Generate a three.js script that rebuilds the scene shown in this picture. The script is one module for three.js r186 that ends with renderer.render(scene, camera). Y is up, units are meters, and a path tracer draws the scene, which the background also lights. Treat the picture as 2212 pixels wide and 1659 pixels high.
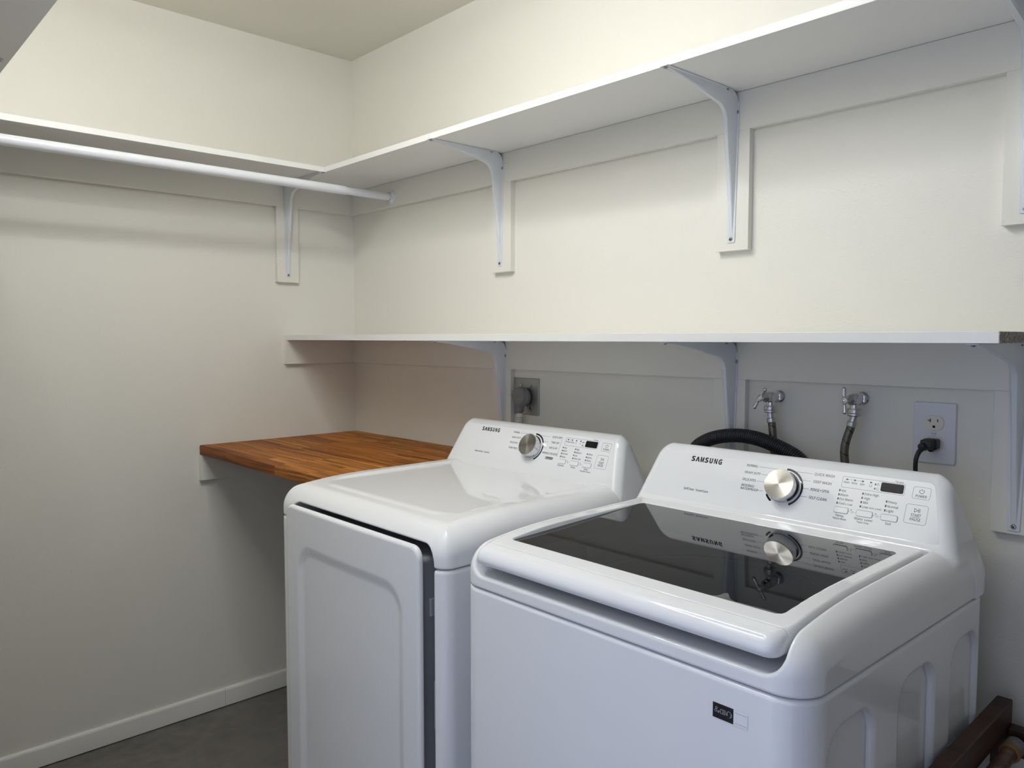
import * as THREE from 'three';
import { mergeGeometries, toCreasedNormals, mergeVertices } from 'three/addons/utils/BufferGeometryUtils.js';
import { RoundedBoxGeometry } from 'three/addons/geometries/RoundedBoxGeometry.js';
import { RectAreaLightUniformsLib } from 'three/addons/lights/RectAreaLightUniformsLib.js';
import { ImprovedNoise } from 'three/addons/math/ImprovedNoise.js';

// ------------------------------------------------------------------ camera, sky, lights, exposure
const scene = new THREE.Scene();
const camera = new THREE.PerspectiveCamera(2 * Math.atan(829.5 / 1663) * 180 / Math.PI, 2212 / 1659, 0.02, 60);
camera.position.set(2.7246, 1.345, 1.6675);
{ // heading 47 degrees left of -z, pitched down so that the horizon lies 100 px above the middle
  const yaw = 47 * Math.PI / 180, pitch = Math.atan(100 / 1663);
  camera.lookAt(2.7246 - Math.sin(yaw) * Math.cos(pitch), 1.345 - Math.sin(pitch), 1.6675 - Math.cos(yaw) * Math.cos(pitch));
}
const renderer = new THREE.WebGLRenderer({ antialias: true });
renderer.toneMapping = THREE.LinearToneMapping;
renderer.toneMappingExposure = 1.0;
renderer.shadowMap.enabled = true;
RectAreaLightUniformsLib.init();
scene.background = new THREE.Color().setRGB(0.80, 0.92, 1.10);
scene.backgroundIntensity = 0.25;

// daylight entering by the wide opening in the front wall, behind the camera
const OPEN = { x0: 1.72, x1: 2.95, y1: 2.04, z: 1.74 };
const daylight = new THREE.RectAreaLight(new THREE.Color().setRGB(0.60, 0.69, 1.0), 0.84, OPEN.x1 - OPEN.x0, 1.95);
daylight.position.set((OPEN.x0 + OPEN.x1) / 2, 1.0, OPEN.z);
daylight.lookAt((OPEN.x0 + OPEN.x1) / 2, 1.0, 0);
daylight.name = 'daylight';
scene.add(daylight);
// the ring lamp on the ceiling (its light stays in its builder, further down)
const LAMP = { x: 1.40, y: 2.385, z: 1.14, r: 0.30, power: 66, color: new THREE.Color().setRGB(0.97, 0.985, 1.0) };

// ------------------------------------------------------------------ small tools
let seed = 7;
const rnd = () => { seed = (seed * 1664525 + 1013904223) >>> 0; return seed / 4294967296; };
const used = new Map();
function numbered(name) { const n = used.get(name) ?? 0; used.set(name, n + 1); return n ? name + '_' + String(n).padStart(3, '0') : name; }
function shade(o) { o.castShadow = true; o.receiveShadow = true; return o; }
function thing(name, label, category, [x, y, z] = [0, 0, 0], group) {
  const o = new THREE.Group(); o.name = numbered(name); o.position.set(x, y, z); scene.add(o);
  o.userData = { label, category }; if (group) o.userData.group = group; return o;
}
function part(name, geo, mat, parent, label) {
  const m = shade(new THREE.Mesh(geo, mat)); m.name = name; parent.add(m); if (label) m.userData.label = label; return m;
}
function single(name, label, category, geo, mat, group) {
  const m = shade(new THREE.Mesh(geo, mat)); m.name = numbered(name); scene.add(m); m.userData = { label, category }; if (group) m.userData.group = group; return m;
}
function struct(name, geo, mat, label) { const m = shade(new THREE.Mesh(geo, mat)); m.name = name; scene.add(m); m.userData = { kind: 'structure', label, category: name.split('_')[0] }; return m; }
function uvBox(g) { // uv in metres from position and facing
  const p = g.attributes.position, n = g.attributes.normal, uv = new Float32Array(p.count * 2);
  for (let i = 0; i < p.count; i++) {
    const ax = Math.abs(n.getX(i)), ay = Math.abs(n.getY(i)), az = Math.abs(n.getZ(i));
    const x = p.getX(i), y = p.getY(i), z = p.getZ(i);
    if (ay >= ax && ay >= az) { uv[2 * i] = x; uv[2 * i + 1] = z; } else if (ax >= az) { uv[2 * i] = z; uv[2 * i + 1] = y; } else { uv[2 * i] = x; uv[2 * i + 1] = y; }
  }
  g.setAttribute('uv', new THREE.BufferAttribute(uv, 2)); return g;
}
// box from corner to corner, edges rounded by r
function box(x0, y0, z0, x1, y1, z1, r = 0, seg = 2) {
  const w = x1 - x0, h = y1 - y0, d = z1 - z0;
  const g = r > 0 ? new RoundedBoxGeometry(w, h, d, seg, Math.min(r, w / 2 - 1e-4, h / 2 - 1e-4, d / 2 - 1e-4)) : new THREE.BoxGeometry(w, h, d);
  g.translate((x0 + x1) / 2, (y0 + y1) / 2, (z0 + z1) / 2); return uvBox(g);
}
function merge(list) { return mergeGeometries(list.map((g) => { const q = g.index ? g.toNonIndexed() : g.clone(); for (const k of Object.keys(q.attributes)) if (!['position', 'normal', 'uv'].includes(k)) q.deleteAttribute(k); return q; })); }
function cyl(r0, r1, h, seg = 32) { return new THREE.CylinderGeometry(r1, r0, h, seg); }           // r0 below, r1 above
function along(g, from, to) { // a geometry made along +y from the origin, laid from one point towards another
  const a = new THREE.Vector3(...from), b = new THREE.Vector3(...to), q = new THREE.Quaternion().setFromUnitVectors(new THREE.Vector3(0, 1, 0), b.clone().sub(a).normalize());
  g.applyQuaternion(q); g.translate(a.x, a.y, a.z); return g;
}
function lathe(pts, seg = 40) { return new THREE.LatheGeometry(pts.map((p) => new THREE.Vector2(p[0], p[1])), seg); }
function creased(g, a = 0.6) { return toCreasedNormals(g, a); }
function roundedShape(w, h, r) {
  const s = new THREE.Shape(), x = -w / 2, y = -h / 2;
  s.moveTo(x + r, y); s.lineTo(x + w - r, y); s.absarc(x + w - r, y + r, r, -Math.PI / 2, 0); s.lineTo(x + w, y + h - r); s.absarc(x + w - r, y + h - r, r, 0, Math.PI / 2);
  s.lineTo(x + r, y + h); s.absarc(x + r, y + h - r, r, Math.PI / 2, Math.PI); s.lineTo(x, y + r); s.absarc(x + r, y + r, r, Math.PI, 1.5 * Math.PI); return s;
}
// a tube along a curve whose radius may follow the length; f(s) gives the radius at length s
function tube(curve, steps, f, seg = 16) {
  const L = curve.getLength(), fr = curve.computeFrenetFrames(steps, false), pos = [], uv = [], idx = [];
  for (let i = 0; i <= steps; i++) {
    const p = curve.getPointAt(i / steps), r = f(L * i / steps);
    for (let j = 0; j <= seg; j++) {
      const a = j / seg * Math.PI * 2, c = Math.cos(a), s = Math.sin(a), N = fr.normals[i], B = fr.binormals[i];
      pos.push(p.x + r * (c * N.x + s * B.x), p.y + r * (c * N.y + s * B.y), p.z + r * (c * N.z + s * B.z)); uv.push(j / seg, L * i / steps);
    }
  }
  for (let i = 0; i < steps; i++) for (let j = 0; j < seg; j++) { const a = i * (seg + 1) + j, b = a + seg + 1; idx.push(a, a + 1, b, a + 1, b + 1, b); }
  const g = new THREE.BufferGeometry(); g.setAttribute('position', new THREE.Float32BufferAttribute(pos, 3)); g.setAttribute('uv', new THREE.Float32BufferAttribute(uv, 2)); g.setIndex(idx); g.computeVertexNormals(); return g;
}
const curveOf = (pts) => new THREE.CatmullRomCurve3(pts.map((p) => new THREE.Vector3(...p)), false, 'centripetal');

// distance fields: rounded joins and a surface-nets mesher with normals from the field
const rmax = (a, b, r) => Math.min(Math.max(a, b), -r) + Math.hypot(Math.max(a + r, 0), Math.max(b + r, 0));
const rmin = (a, b, r) => -rmax(-a, -b, r);
const sstep = (a, b, x) => { const t = Math.min(1, Math.max(0, (x - a) / (b - a))); return t * t * (3 - 2 * t); };
function rr2(x, y, hx, hy, r) { const qx = Math.abs(x) - hx + r, qy = Math.abs(y) - hy + r; return Math.min(Math.max(qx, qy), 0) + Math.hypot(Math.max(qx, 0), Math.max(qy, 0)) - r; }
function netMesh(f, lo, hi, c) {
  const nx = Math.ceil((hi[0] - lo[0]) / c) + 1, ny = Math.ceil((hi[1] - lo[1]) / c) + 1, nz = Math.ceil((hi[2] - lo[2]) / c) + 1;
  const v = new Float32Array(nx * ny * nz), K = 4;
  // coarse blocks first: a block far from the surface is filled from its middle
  for (let k0 = 0; k0 < nz; k0 += K) for (let j0 = 0; j0 < ny; j0 += K) for (let i0 = 0; i0 < nx; i0 += K) {
    const m = f(lo[0] + (i0 + K / 2) * c, lo[1] + (j0 + K / 2) * c, lo[2] + (k0 + K / 2) * c), far = Math.abs(m) > c * K * 1.6;
    for (let k = k0; k < Math.min(k0 + K, nz); k++) for (let j = j0; j < Math.min(j0 + K, ny); j++) for (let i = i0; i < Math.min(i0 + K, nx); i++)
      v[(k * ny + j) * nx + i] = far ? m : f(lo[0] + i * c, lo[1] + j * c, lo[2] + k * c);
  }
  const id = new Int32Array(nx * ny * nz).fill(-1), pos = [], idx = [], at = (i, j, k) => (k * ny + j) * nx + i;
  for (let k = 0; k < nz - 1; k++) for (let j = 0; j < ny - 1; j++) for (let i = 0; i < nx - 1; i++) {
    let mask = 0; const b = at(i, j, k);
    for (let q = 0; q < 8; q++) if (v[b + (q & 1) + ((q >> 1) & 1) * nx + (q >> 2) * nx * ny] < 0) mask |= 1 << q;
    if (mask === 0 || mask === 255) continue;
    let sx = 0, sy = 0, sz = 0, n = 0;
    for (let q = 0; q < 8; q++) for (const e of [1, 2, 4]) {
      if (q & e) continue; const p = q | e; if (((mask >> q) & 1) === ((mask >> p) & 1)) continue;
      const va = v[b + (q & 1) + ((q >> 1) & 1) * nx + (q >> 2) * nx * ny], vb = v[b + (p & 1) + ((p >> 1) & 1) * nx + (p >> 2) * nx * ny], t = va / (va - vb);
      sx += (q & 1) + (e === 1 ? t : 0); sy += ((q >> 1) & 1) + (e === 2 ? t : 0); sz += (q >> 2) + (e === 4 ? t : 0); n++;
    }
    id[b] = pos.length / 3; pos.push(lo[0] + (i + sx / n) * c, lo[1] + (j + sy / n) * c, lo[2] + (k + sz / n) * c);
  }
  const quad = (a, b, d, e, flip) => { if (a < 0 || b < 0 || d < 0 || e < 0) return; if (flip) idx.push(a, d, b, a, e, d); else idx.push(a, b, d, a, d, e); };
  for (let k = 1; k < nz - 1; k++) for (let j = 1; j < ny - 1; j++) for (let i = 1; i < nx - 1; i++) {
    const b = at(i, j, k), s = v[b] < 0;
    if (s !== v[b + 1] < 0) quad(id[at(i, j - 1, k - 1)], id[at(i, j, k - 1)], id[at(i, j, k)], id[at(i, j - 1, k)], !s);
    if (s !== v[b + nx] < 0) quad(id[at(i - 1, j, k - 1)], id[at(i - 1, j, k)], id[at(i, j, k)], id[at(i, j, k - 1)], !s);
    if (s !== v[b + nx * ny] < 0) quad(id[at(i - 1, j - 1, k)], id[at(i, j - 1, k)], id[at(i, j, k)], id[at(i - 1, j, k)], !s);
  }
  const nor = new Float32Array(pos.length), e = c * 0.15;
  const grad = (x, y, z) => { const g = [f(x + e, y, z) - f(x - e, y, z), f(x, y + e, z) - f(x, y - e, z), f(x, y, z + e) - f(x, y, z - e)], l = Math.hypot(...g) || 1; return [g[0] / l, g[1] / l, g[2] / l, l / (2 * e)]; };
  for (let i = 0; i < pos.length; i += 3) {
    for (let q = 0; q < 2; q++) { const g = grad(pos[i], pos[i + 1], pos[i + 2]), d = Math.max(-c * 0.5, Math.min(c * 0.5, f(pos[i], pos[i + 1], pos[i + 2]) / Math.max(g[3], 0.5))); pos[i] -= g[0] * d; pos[i + 1] -= g[1] * d; pos[i + 2] -= g[2] * d; }
    const g = grad(pos[i], pos[i + 1], pos[i + 2]); nor[i] = g[0]; nor[i + 1] = g[1]; nor[i + 2] = g[2];
  }
  const g = new THREE.BufferGeometry(); g.setAttribute('position', new THREE.Float32BufferAttribute(pos, 3)); g.setAttribute('normal', new THREE.BufferAttribute(nor, 3)); g.setIndex(idx); return uvBox(g);
}

// ------------------------------------------------------------------ textures and materials
const noise = new ImprovedNoise();
function dataTexture(w, h, fn, srgb) {
  const d = new Uint8Array(w * h * 4);
  for (let y = 0; y < h; y++) for (let x = 0; x < w; x++) { const c = fn(x / w, y / h), i = (y * w + x) * 4; for (let k = 0; k < 3; k++) d[i + k] = Math.max(0, Math.min(255, (Array.isArray(c) ? c[k] : c) * 255)); d[i + 3] = 255; }
  const t = new THREE.DataTexture(d, w, h); t.wrapS = t.wrapT = THREE.RepeatWrapping; t.magFilter = THREE.LinearFilter; t.minFilter = THREE.LinearMipmapLinearFilter; t.generateMipmaps = true; if (srgb) t.colorSpace = THREE.SRGBColorSpace; t.needsUpdate = true; return t;
}
// noise that repeats over the unit square
function tiled(u, v, s, z = 0, t = s) { const a = u * s, b = v * t, n = (x, y) => noise.noise(x, y, z); return n(a, b) * (1 - u) * (1 - v) + n(a - s, b) * u * (1 - v) + n(a, b - t) * (1 - u) * v + n(a - s, b - t) * u * v; }
const rollerBump = dataTexture(512, 512, (u, v) => 0.5 + 0.32 * tiled(u, v, 90, 3.3) + 0.22 * tiled(u, v, 34, 9.1)); rollerBump.repeat.set(3, 3);
const floorMap = dataTexture(512, 512, (u, v) => { const k = 0.86 + 0.10 * tiled(u, v, 6, 1.1) + 0.10 * tiled(u, v, 23, 4.2) + 0.05 * tiled(u, v, 110, 7.7); return [k, k * 0.985, k * 0.965]; }, true); floorMap.repeat.set(1.1, 1.1);
const woodMap = dataTexture(1024, 1024, (u, v) => { // long grain along u
  const w = tiled(u, v, 2, 2.2, 4) * 0.03, q = (v + w + 1) % 1, g = tiled(u, q, 5, 5.5, 90), f = tiled(u, q, 22, 8.8, 320), b = tiled(u, v, 3, 6.6, 26), pore = f > 0.30 ? 0.74 : 1;
  const k = (0.84 + 0.50 * g + 0.14 * f + 0.34 * b) * pore; return [k, k * 0.97, k * 0.92];
}, true);
const chipMap = dataTexture(256, 256, (u, v) => { const a = tiled(u, v, 40, 2.7), b = tiled(u, v, 90, 5.1), k = 0.66 + 0.5 * a + 0.4 * b; return [k * 1.02, k, k * 0.96]; }, true); chipMap.repeat.set(8, 8);
const braidMap = dataTexture(256, 256, (u, v) => {
  const n = 9, a = ((u * n + v * 12) % 1 + 1) % 1, b = ((u * n - v * 12) % 1 + 1) % 1, t = (Math.floor(u * n * 2) + Math.floor(v * 24)) % 2, h = t ? Math.sin(a * Math.PI) : Math.sin(b * Math.PI), trac = ((u + v * 1.0) % 1 + 1) % 1;
  const k = 0.25 + 0.6 * h; return trac > 0.955 ? [0.05, 0.05, 0.05] : [k, k * 0.97, k * 0.92];
}, true); braidMap.repeat.set(1, 38);
const rackMap = dataTexture(512, 256, (u, v) => { const g = tiled(u, v, 4, 3.1, 60), b = tiled(u, v, 3, 1.7, 9), sc = tiled(u, v, 70, 4.4); const k = 0.72 + 0.35 * g + 0.3 * b + (sc > 0.42 ? 0.25 : 0); return [k, k * 0.94, k * 0.88]; }, true);

const std = (r, g, b, roughness, extra = {}) => new THREE.MeshStandardMaterial({ color: new THREE.Color().setRGB(r, g, b), roughness, ...extra });
const phys = (r, g, b, roughness, extra = {}) => new THREE.MeshPhysicalMaterial({ color: new THREE.Color().setRGB(r, g, b), roughness, ...extra });
const M = {
  wall: std(0.80, 0.780, 0.705, 0.55, { bumpMap: rollerBump, bumpScale: 0.0005 }),
  ceiling: std(0.78, 0.755, 0.668, 0.8, { bumpMap: rollerBump, bumpScale: 0.0006 }),
  skirting: std(0.81, 0.80, 0.755, 0.38),
  trim: std(0.80, 0.782, 0.71, 0.45, { bumpMap: rollerBump, bumpScale: 0.0002 }),
  floor: std(0.23, 0.22, 0.21, 0.6, { map: floorMap }),
  melamine: std(0.83, 0.825, 0.80, 0.35),
  chip: std(0.74, 0.72, 0.69, 0.9, { map: chipMap }),
  bracket: phys(0.72, 0.745, 0.77, 0.38, { clearcoat: 0.3, clearcoatRoughness: 0.25 }),
  rod: phys(0.80, 0.82, 0.86, 0.28, { clearcoat: 0.6, clearcoatRoughness: 0.15 }),
  zinc: std(0.42, 0.43, 0.45, 0.26, { metalness: 1 }),
  enamel: phys(0.82, 0.83, 0.845, 0.11),
  plastic: phys(0.83, 0.835, 0.84, 0.03),
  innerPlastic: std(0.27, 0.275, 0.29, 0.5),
  chrome: std(0.66, 0.66, 0.67, 0.12, { metalness: 1 }),
  steel: std(0.55, 0.56, 0.57, 0.30, { metalness: 1 }),
  brushed: phys(0.44, 0.43, 0.41, 0.24, { metalness: 1, anisotropy: 0.92 }),
  plate: std(0.42, 0.43, 0.42, 0.45, { metalness: 0.85 }),
  black: std(0.012, 0.012, 0.013, 0.42),
  blackGloss: phys(0.008, 0.008, 0.010, 0.15, { specularIntensity: 0.3 }),
  greyRubber: std(0.22, 0.213, 0.205, 0.65),
  sleeve: std(0.74, 0.73, 0.70, 0.5),
  hose: std(0.028, 0.029, 0.033, 0.42),
  braid: std(0.56, 0.54, 0.51, 0.38, { metalness: 0.75, map: braidMap }),
  glass: phys(0.075, 0.08, 0.085, 0.02, { transmission: 1, thickness: 0, ior: 1.52 }),
  film: phys(0.95, 0.95, 0.95, 0.10, { transmission: 0.9, thickness: 0, ior: 1.45 }),
  tub: std(0.45, 0.46, 0.48, 0.25, { metalness: 1 }),
  ringPlastic: std(0.33, 0.34, 0.36, 0.4),
  whitePlate: phys(0.70, 0.71, 0.745, 0.30, { clearcoat: 0.5, clearcoatRoughness: 0.1 }),
  ivory: std(0.74, 0.70, 0.60, 0.4),
  rackWood: std(0.10, 0.036, 0.017, 0.5, { map: rackMap }),
  rackRod: std(0.27, 0.16, 0.085, 0.5, { map: rackMap }),
  wornBand: std(0.50, 0.30, 0.10, 0.55, { map: rackMap }),
  concrete: std(0.42, 0.41, 0.39, 0.85, { map: floorMap }),
  fixture: std(0.82, 0.82, 0.80, 0.4),
};
const staveTones = [[0.48, 0.200, 0.050], [0.38, 0.142, 0.031], [0.58, 0.262, 0.075], [0.30, 0.105, 0.022], [0.45, 0.178, 0.041], [0.52, 0.225, 0.058]].map((c) => phys(c[0] * 1.14, c[1] * 1.04, c[2] * 0.72, 0.55, { specularIntensity: 0.55, map: woodMap }));

// ------------------------------------------------------------------ the room
const RX = 5.0, RZ = 1.60, RT = 0.12, CH = 2.44;
struct('wall_left', box(-RT, 0, -RT, 0, CH, RZ + RT), M.wall, 'cream painted left wall');
struct('wall_back', box(0, 0, -RT, RX + RT, CH, 0), M.wall, 'cream painted back wall behind the machines');
struct('wall_right', box(RX, 0, 0, RX + RT, CH, RZ + RT), M.wall, 'cream painted right wall');
struct('wall_front', merge([box(0, 0, RZ, OPEN.x0, CH, RZ + RT), box(OPEN.x1, 0, RZ, RX, CH, RZ + RT), box(OPEN.x0, OPEN.y1, RZ, OPEN.x1, CH, RZ + RT)]), M.wall, 'cream painted front wall with a wide opening');
struct('floor', box(-RT, -0.1, -RT, RX + RT, 0, RZ + RT), M.floor, 'dark grey floor');
struct('ceiling', box(-RT, CH, -RT, RX + RT, CH + 0.1, RZ + RT), M.ceiling, 'cream painted ceiling');
struct('ground', box(-2, -0.12, RZ + RT, 7, -0.02, 8), M.concrete, 'concrete ground outside the opening');
struct('door_1', merge([box(OPEN.x0 - 0.06, 0, RZ - 0.014, OPEN.x0, OPEN.y1 + 0.06, RZ, 0.004), box(OPEN.x1, 0, RZ - 0.014, OPEN.x1 + 0.06, OPEN.y1 + 0.06, RZ, 0.004), box(OPEN.x0, OPEN.y1, RZ - 0.014, OPEN.x1, OPEN.y1 + 0.06, RZ, 0.004)]), M.trim, 'painted casing round the opening');
// baseboard: two lengths with a rounded top, butted at z = 0.567
function baseboard(z0, z1) {
  const s = new THREE.Shape(); s.moveTo(0, 0.004); s.lineTo(0.0125, 0.004); s.lineTo(0.0125, 0.052); s.quadraticCurveTo(0.0125, 0.066, 0.004, 0.068); s.lineTo(0, 0.068); s.closePath();
  const g = new THREE.ExtrudeGeometry(s, { depth: z1 - z0, bevelEnabled: false, curveSegments: 8 }); g.translate(0, 0, z0); return uvBox(creased(g, 0.5));
}
{
  const b = new THREE.Group(); b.name = 'baseboard_left'; b.userData = { kind: 'structure', label: 'white painted baseboard along the left wall', category: 'baseboard' }; scene.add(b);
  part('board', baseboard(0.0, 0.566), M.skirting, b); part('board', baseboard(0.5672, RZ - 0.015), M.skirting, b);
}
struct('baseboard_back', box(0.0125, 0.004, 0, RX, 0.068, 0.0125, 0.004), M.skirting, 'white painted baseboard along the back wall');
// wall battens that carry the shelves: one-by-fours, painted like the walls
const T = 0.018;
let trimNo = 0;
function batten(x0, y0, z0, x1, y1, z1, label) { return struct('trim_' + (++trimNo), box(x0, y0, z0, x1, y1, z1, 0.0009, 2), M.trim, label); }
const UPB = 1.832, UPT = 1.9215, LOB = 1.2455, LOT = 1.3355;
const COL = [[0.862, 0.950], [1.681, 1.768], [2.287, 2.375]];
batten(T, UPB, 0, RX, UPT, T, 'painted batten under the upper shelf on the back wall');
batten(0, UPB, 0, T, UPT, RZ, 'painted batten under the upper shelf on the left wall');
COL.forEach(([a, b], i) => batten(a, 1.5525, 0, b, UPB, T, ['painted upright batten over the dryer', 'painted upright batten over the washer', 'painted upright batten over the white outlet plate'][i]));
batten(0, 1.5525, 0.2505, T, UPB, 0.338, 'painted upright batten on the left wall');
batten(T, LOB, 0, RX, LOT, T, 'painted batten under the lower shelf on the back wall');
batten(0, LOB, 0, T, LOT, 0.31, 'painted cleat under the lower shelf end on the left wall');
COL.forEach(([a, b], i) => batten(a, 0.979, 0, b, LOB, T, ['painted upright batten beside the steel outlet plate', 'painted upright batten behind the drain hose', 'painted upright batten right of the white outlet plate'][i]));
batten(0, 0.843, T, T, 0.9325, 0.638, 'painted cleat under the wooden counter on the left wall');
batten(0, 0.843, 0, 0.86, 0.9325, T, 'painted cleat under the wooden counter on the back wall');

// ------------------------------------------------------------------ ceiling lamp: a glowing ring under a flat white pan
{
  const L = thing('ceiling_light', 'round white ceiling lamp with a glowing ring', 'lamp', [LAMP.x, 0, LAMP.z]);
  part('base', lathe([[0, CH], [0.235, CH], [0.24, CH - 0.018], [0.225, CH - 0.03], [0, CH - 0.03]].reverse()), M.fixture, L);
  const glow = new THREE.MeshStandardMaterial({ color: 0xffffff, emissive: LAMP.color, emissiveIntensity: 14, roughness: 0.5 });
  const ring = new THREE.TorusGeometry(LAMP.r, 0.0125, 16, 96); ring.rotateX(Math.PI / 2); ring.translate(0, LAMP.y, 0);
  part('ring', ring, glow, L, 'glowing ring tube');
  for (let k = 0; k < 4; k++) { const a = (k + 0.5) / 4 * Math.PI * 2; part('clip', along(cyl(0.004, 0.004, 0.082, 8).translate(0, 0.041, 0), [0.22 * Math.cos(a), CH - 0.028, 0.22 * Math.sin(a)], [LAMP.r * Math.cos(a), LAMP.y + 0.008, LAMP.r * Math.sin(a)]), M.fixture, L); }
  const n = 16;
  for (let k = 0; k < n; k++) {
    const a = k / n * Math.PI * 2, ca = Math.cos(a), sa = Math.sin(a), w = 2 * Math.PI * LAMP.r / n * 0.97;
    const down = new THREE.RectAreaLight(LAMP.color, LAMP.power, w, 0.022); // underside of the tube
    down.position.set(LAMP.x + LAMP.r * ca, LAMP.y - 0.0140, LAMP.z + LAMP.r * sa); down.rotation.set(-Math.PI / 2, 0, -(a + Math.PI / 2)); down.name = 'ring_light_below'; scene.add(down);
    const out = new THREE.RectAreaLight(LAMP.color, LAMP.power, w * 1.05, 0.022), r = LAMP.r + 0.0140; // outer side of the tube
    out.position.set(LAMP.x + r * ca, LAMP.y, LAMP.z + r * sa); out.lookAt(LAMP.x + 2 * ca, LAMP.y, LAMP.z + 2 * sa); out.name = 'ring_light_outside'; scene.add(out);
  }
}

// ------------------------------------------------------------------ shelves
const SY0 = 1.922, SY1 = 1.940, SZ = 0.286;
single('shelf', 'short white upper shelf board in the room corner', 'shelf', box(0.001, SY0, 0.001, 0.889, SY1, SZ, 0.0008), M.melamine);
single('shelf', 'long white upper shelf board above washer and dryer', 'shelf', box(0.8902, SY0, 0.001, RX - 0.01, SY1, SZ, 0.0008), M.melamine);
single('shelf', 'white shelf board above the hanging rod on left wall', 'shelf', box(0.001, SY0, SZ + 0.0008, 0.283, SY1, 1.311, 0.0008), M.melamine);
single('shelf', 'white shelf board in shade, opposite the back wall', 'shelf', box(0.001, SY0, 1.312, 1.46, SY1, RZ - 0.001, 0.0008), M.melamine);
{
  const s = thing('shelf', 'white lower shelf just above the machines, with raw chipboard end', 'shelf');
  part('board', box(0.001, LOT + 0.0005, 0.001, 2.3665, LOT + 0.0195, 0.305, 0.0008), M.melamine, s);
  part('raw_end', box(2.3665, LOT + 0.001, 0.0015, 2.3675, LOT + 0.019, 0.3045), M.chip, s, 'raw chipboard end');
}

// ------------------------------------------------------------------ stamped steel shelf brackets
const screwGeo = (() => { // pan head with a crossed recess, axis +y, base at 0
  const h = lathe([[0, 0.0024], [0.0020, 0.0024], [0.0038, 0.0018], [0.0048, 0.0007], [0.0050, 0]].reverse(), 16);
  return creased(merge([h]), 0.5);
})();
const crossGeo = merge([box(-0.0026, 0.0023, -0.0006, 0.0026, 0.0026, 0.0006), box(-0.0006, 0.0023, -0.0026, 0.0006, 0.0026, 0.0026)]);
const bracketRib = (() => { // local frame: corner at the origin, arm A down along -y on the wall (z = 0), arm B out along +z under the shelf (y = 0)
  const DN = 0.335, OUT = 0.262, st = [];
  // stations: outer point on wall or shelf, inner point of the rib, half width of its base
  const N = 18;
  for (let i = 0; i <= N; i++) { const t = i / N, y = -DN + t * (DN - 0.075), p = 0.0030 + 0.030 * Math.pow(t, 1.15); st.push({ o: [y, 0.0012], i: [y, p], w: 0.0060 + 0.0070 * t }); }
  const A = st[st.length - 1];
  const B0 = { z: 0.070 };
  for (let i = 1; i < 10; i++) { // round the corner
    const t = i / 10, a = t * Math.PI / 2, iy = -0.075 + 0.042 * Math.sin(a), iz = A.i[1] + 0.042 * (1 - Math.cos(a));
    const oy = -0.075 + 0.063 * Math.sin(Math.min(1, t * 1.0) * Math.PI / 2), oz = 0.0012 + 0.058 * (1 - Math.cos(a));
    const cy = -0.026 + 0.0248 * Math.sin(a), cz = 0.026 - 0.0248 * Math.cos(a);
    st.push({ o: [cy, cz], i: [iy, iz], w: 0.0135 });
  }
  for (let i = 0; i <= N; i++) { const t = i / N, z = B0.z + 0.005 + t * (OUT - B0.z - 0.005), p = 0.0030 + 0.030 * Math.pow(1 - t, 1.15); st.push({ o: [-0.0012, z], i: [-p, z], w: 0.0060 + 0.0070 * (1 - t) }); }
  const pos = [], idx = [], m = 6;
  for (const s of st) {
    const mx = 0.35, my = s.o[0] + (s.i[0] - s.o[0]) * 0.86, mz = s.o[1] + (s.i[1] - s.o[1]) * 0.86;
    pos.push(-s.w, s.o[0], s.o[1], -s.w * 0.62, my, mz, -s.w * mx, s.i[0], s.i[1], s.w * mx, s.i[0], s.i[1], s.w * 0.62, my, mz, s.w, s.o[0], s.o[1]);
  }
  for (let k = 0; k < st.length - 1; k++) for (let j = 0; j < m - 1; j++) { const a = k * m + j, b = a + m; idx.push(a, a + 1, b, a + 1, b + 1, b); }
  const e = (st.length - 1) * m; idx.push(0, 2, 1, 0, 3, 2, 0, 5, 3, 5, 4, 3, e, e + 1, e + 2, e, e + 2, e + 3, e, e + 3, e + 5, e + 5, e + 3, e + 4);
  const g = new THREE.BufferGeometry(); g.setAttribute('position', new THREE.Float32BufferAttribute(pos, 3)); g.setIndex(idx); g.computeVertexNormals();
  return uvBox(creased(g, 0.55));
})();
function flange(len, w0, w1) { // thin tapered strip lying in the xy plane, from y = 0 down to -len, thickness towards +z
  const s = new THREE.Shape(); s.moveTo(-w0, 0); s.lineTo(w0, 0); s.lineTo(w1, -len + 0.003); s.quadraticCurveTo(w1, -len, w1 - 0.003, -len); s.lineTo(-w1 + 0.003, -len); s.quadraticCurveTo(-w1, -len, -w1, -len + 0.003); s.closePath();
  return uvBox(new THREE.ExtrudeGeometry(s, { depth: 0.0012, bevelEnabled: true, bevelSize: 0.0004, bevelThickness: 0.0004, bevelSegments: 1, curveSegments: 4 }));
}
const flangeA = flange(0.326, 0.0170, 0.0100).translate(0, -0.024, 0.0005);
const flangeB = (() => { const g = flange(0.253, 0.0170, 0.0100); g.rotateX(-Math.PI / 2); g.translate(0, -0.0017, 0.024); return g; })();
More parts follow.
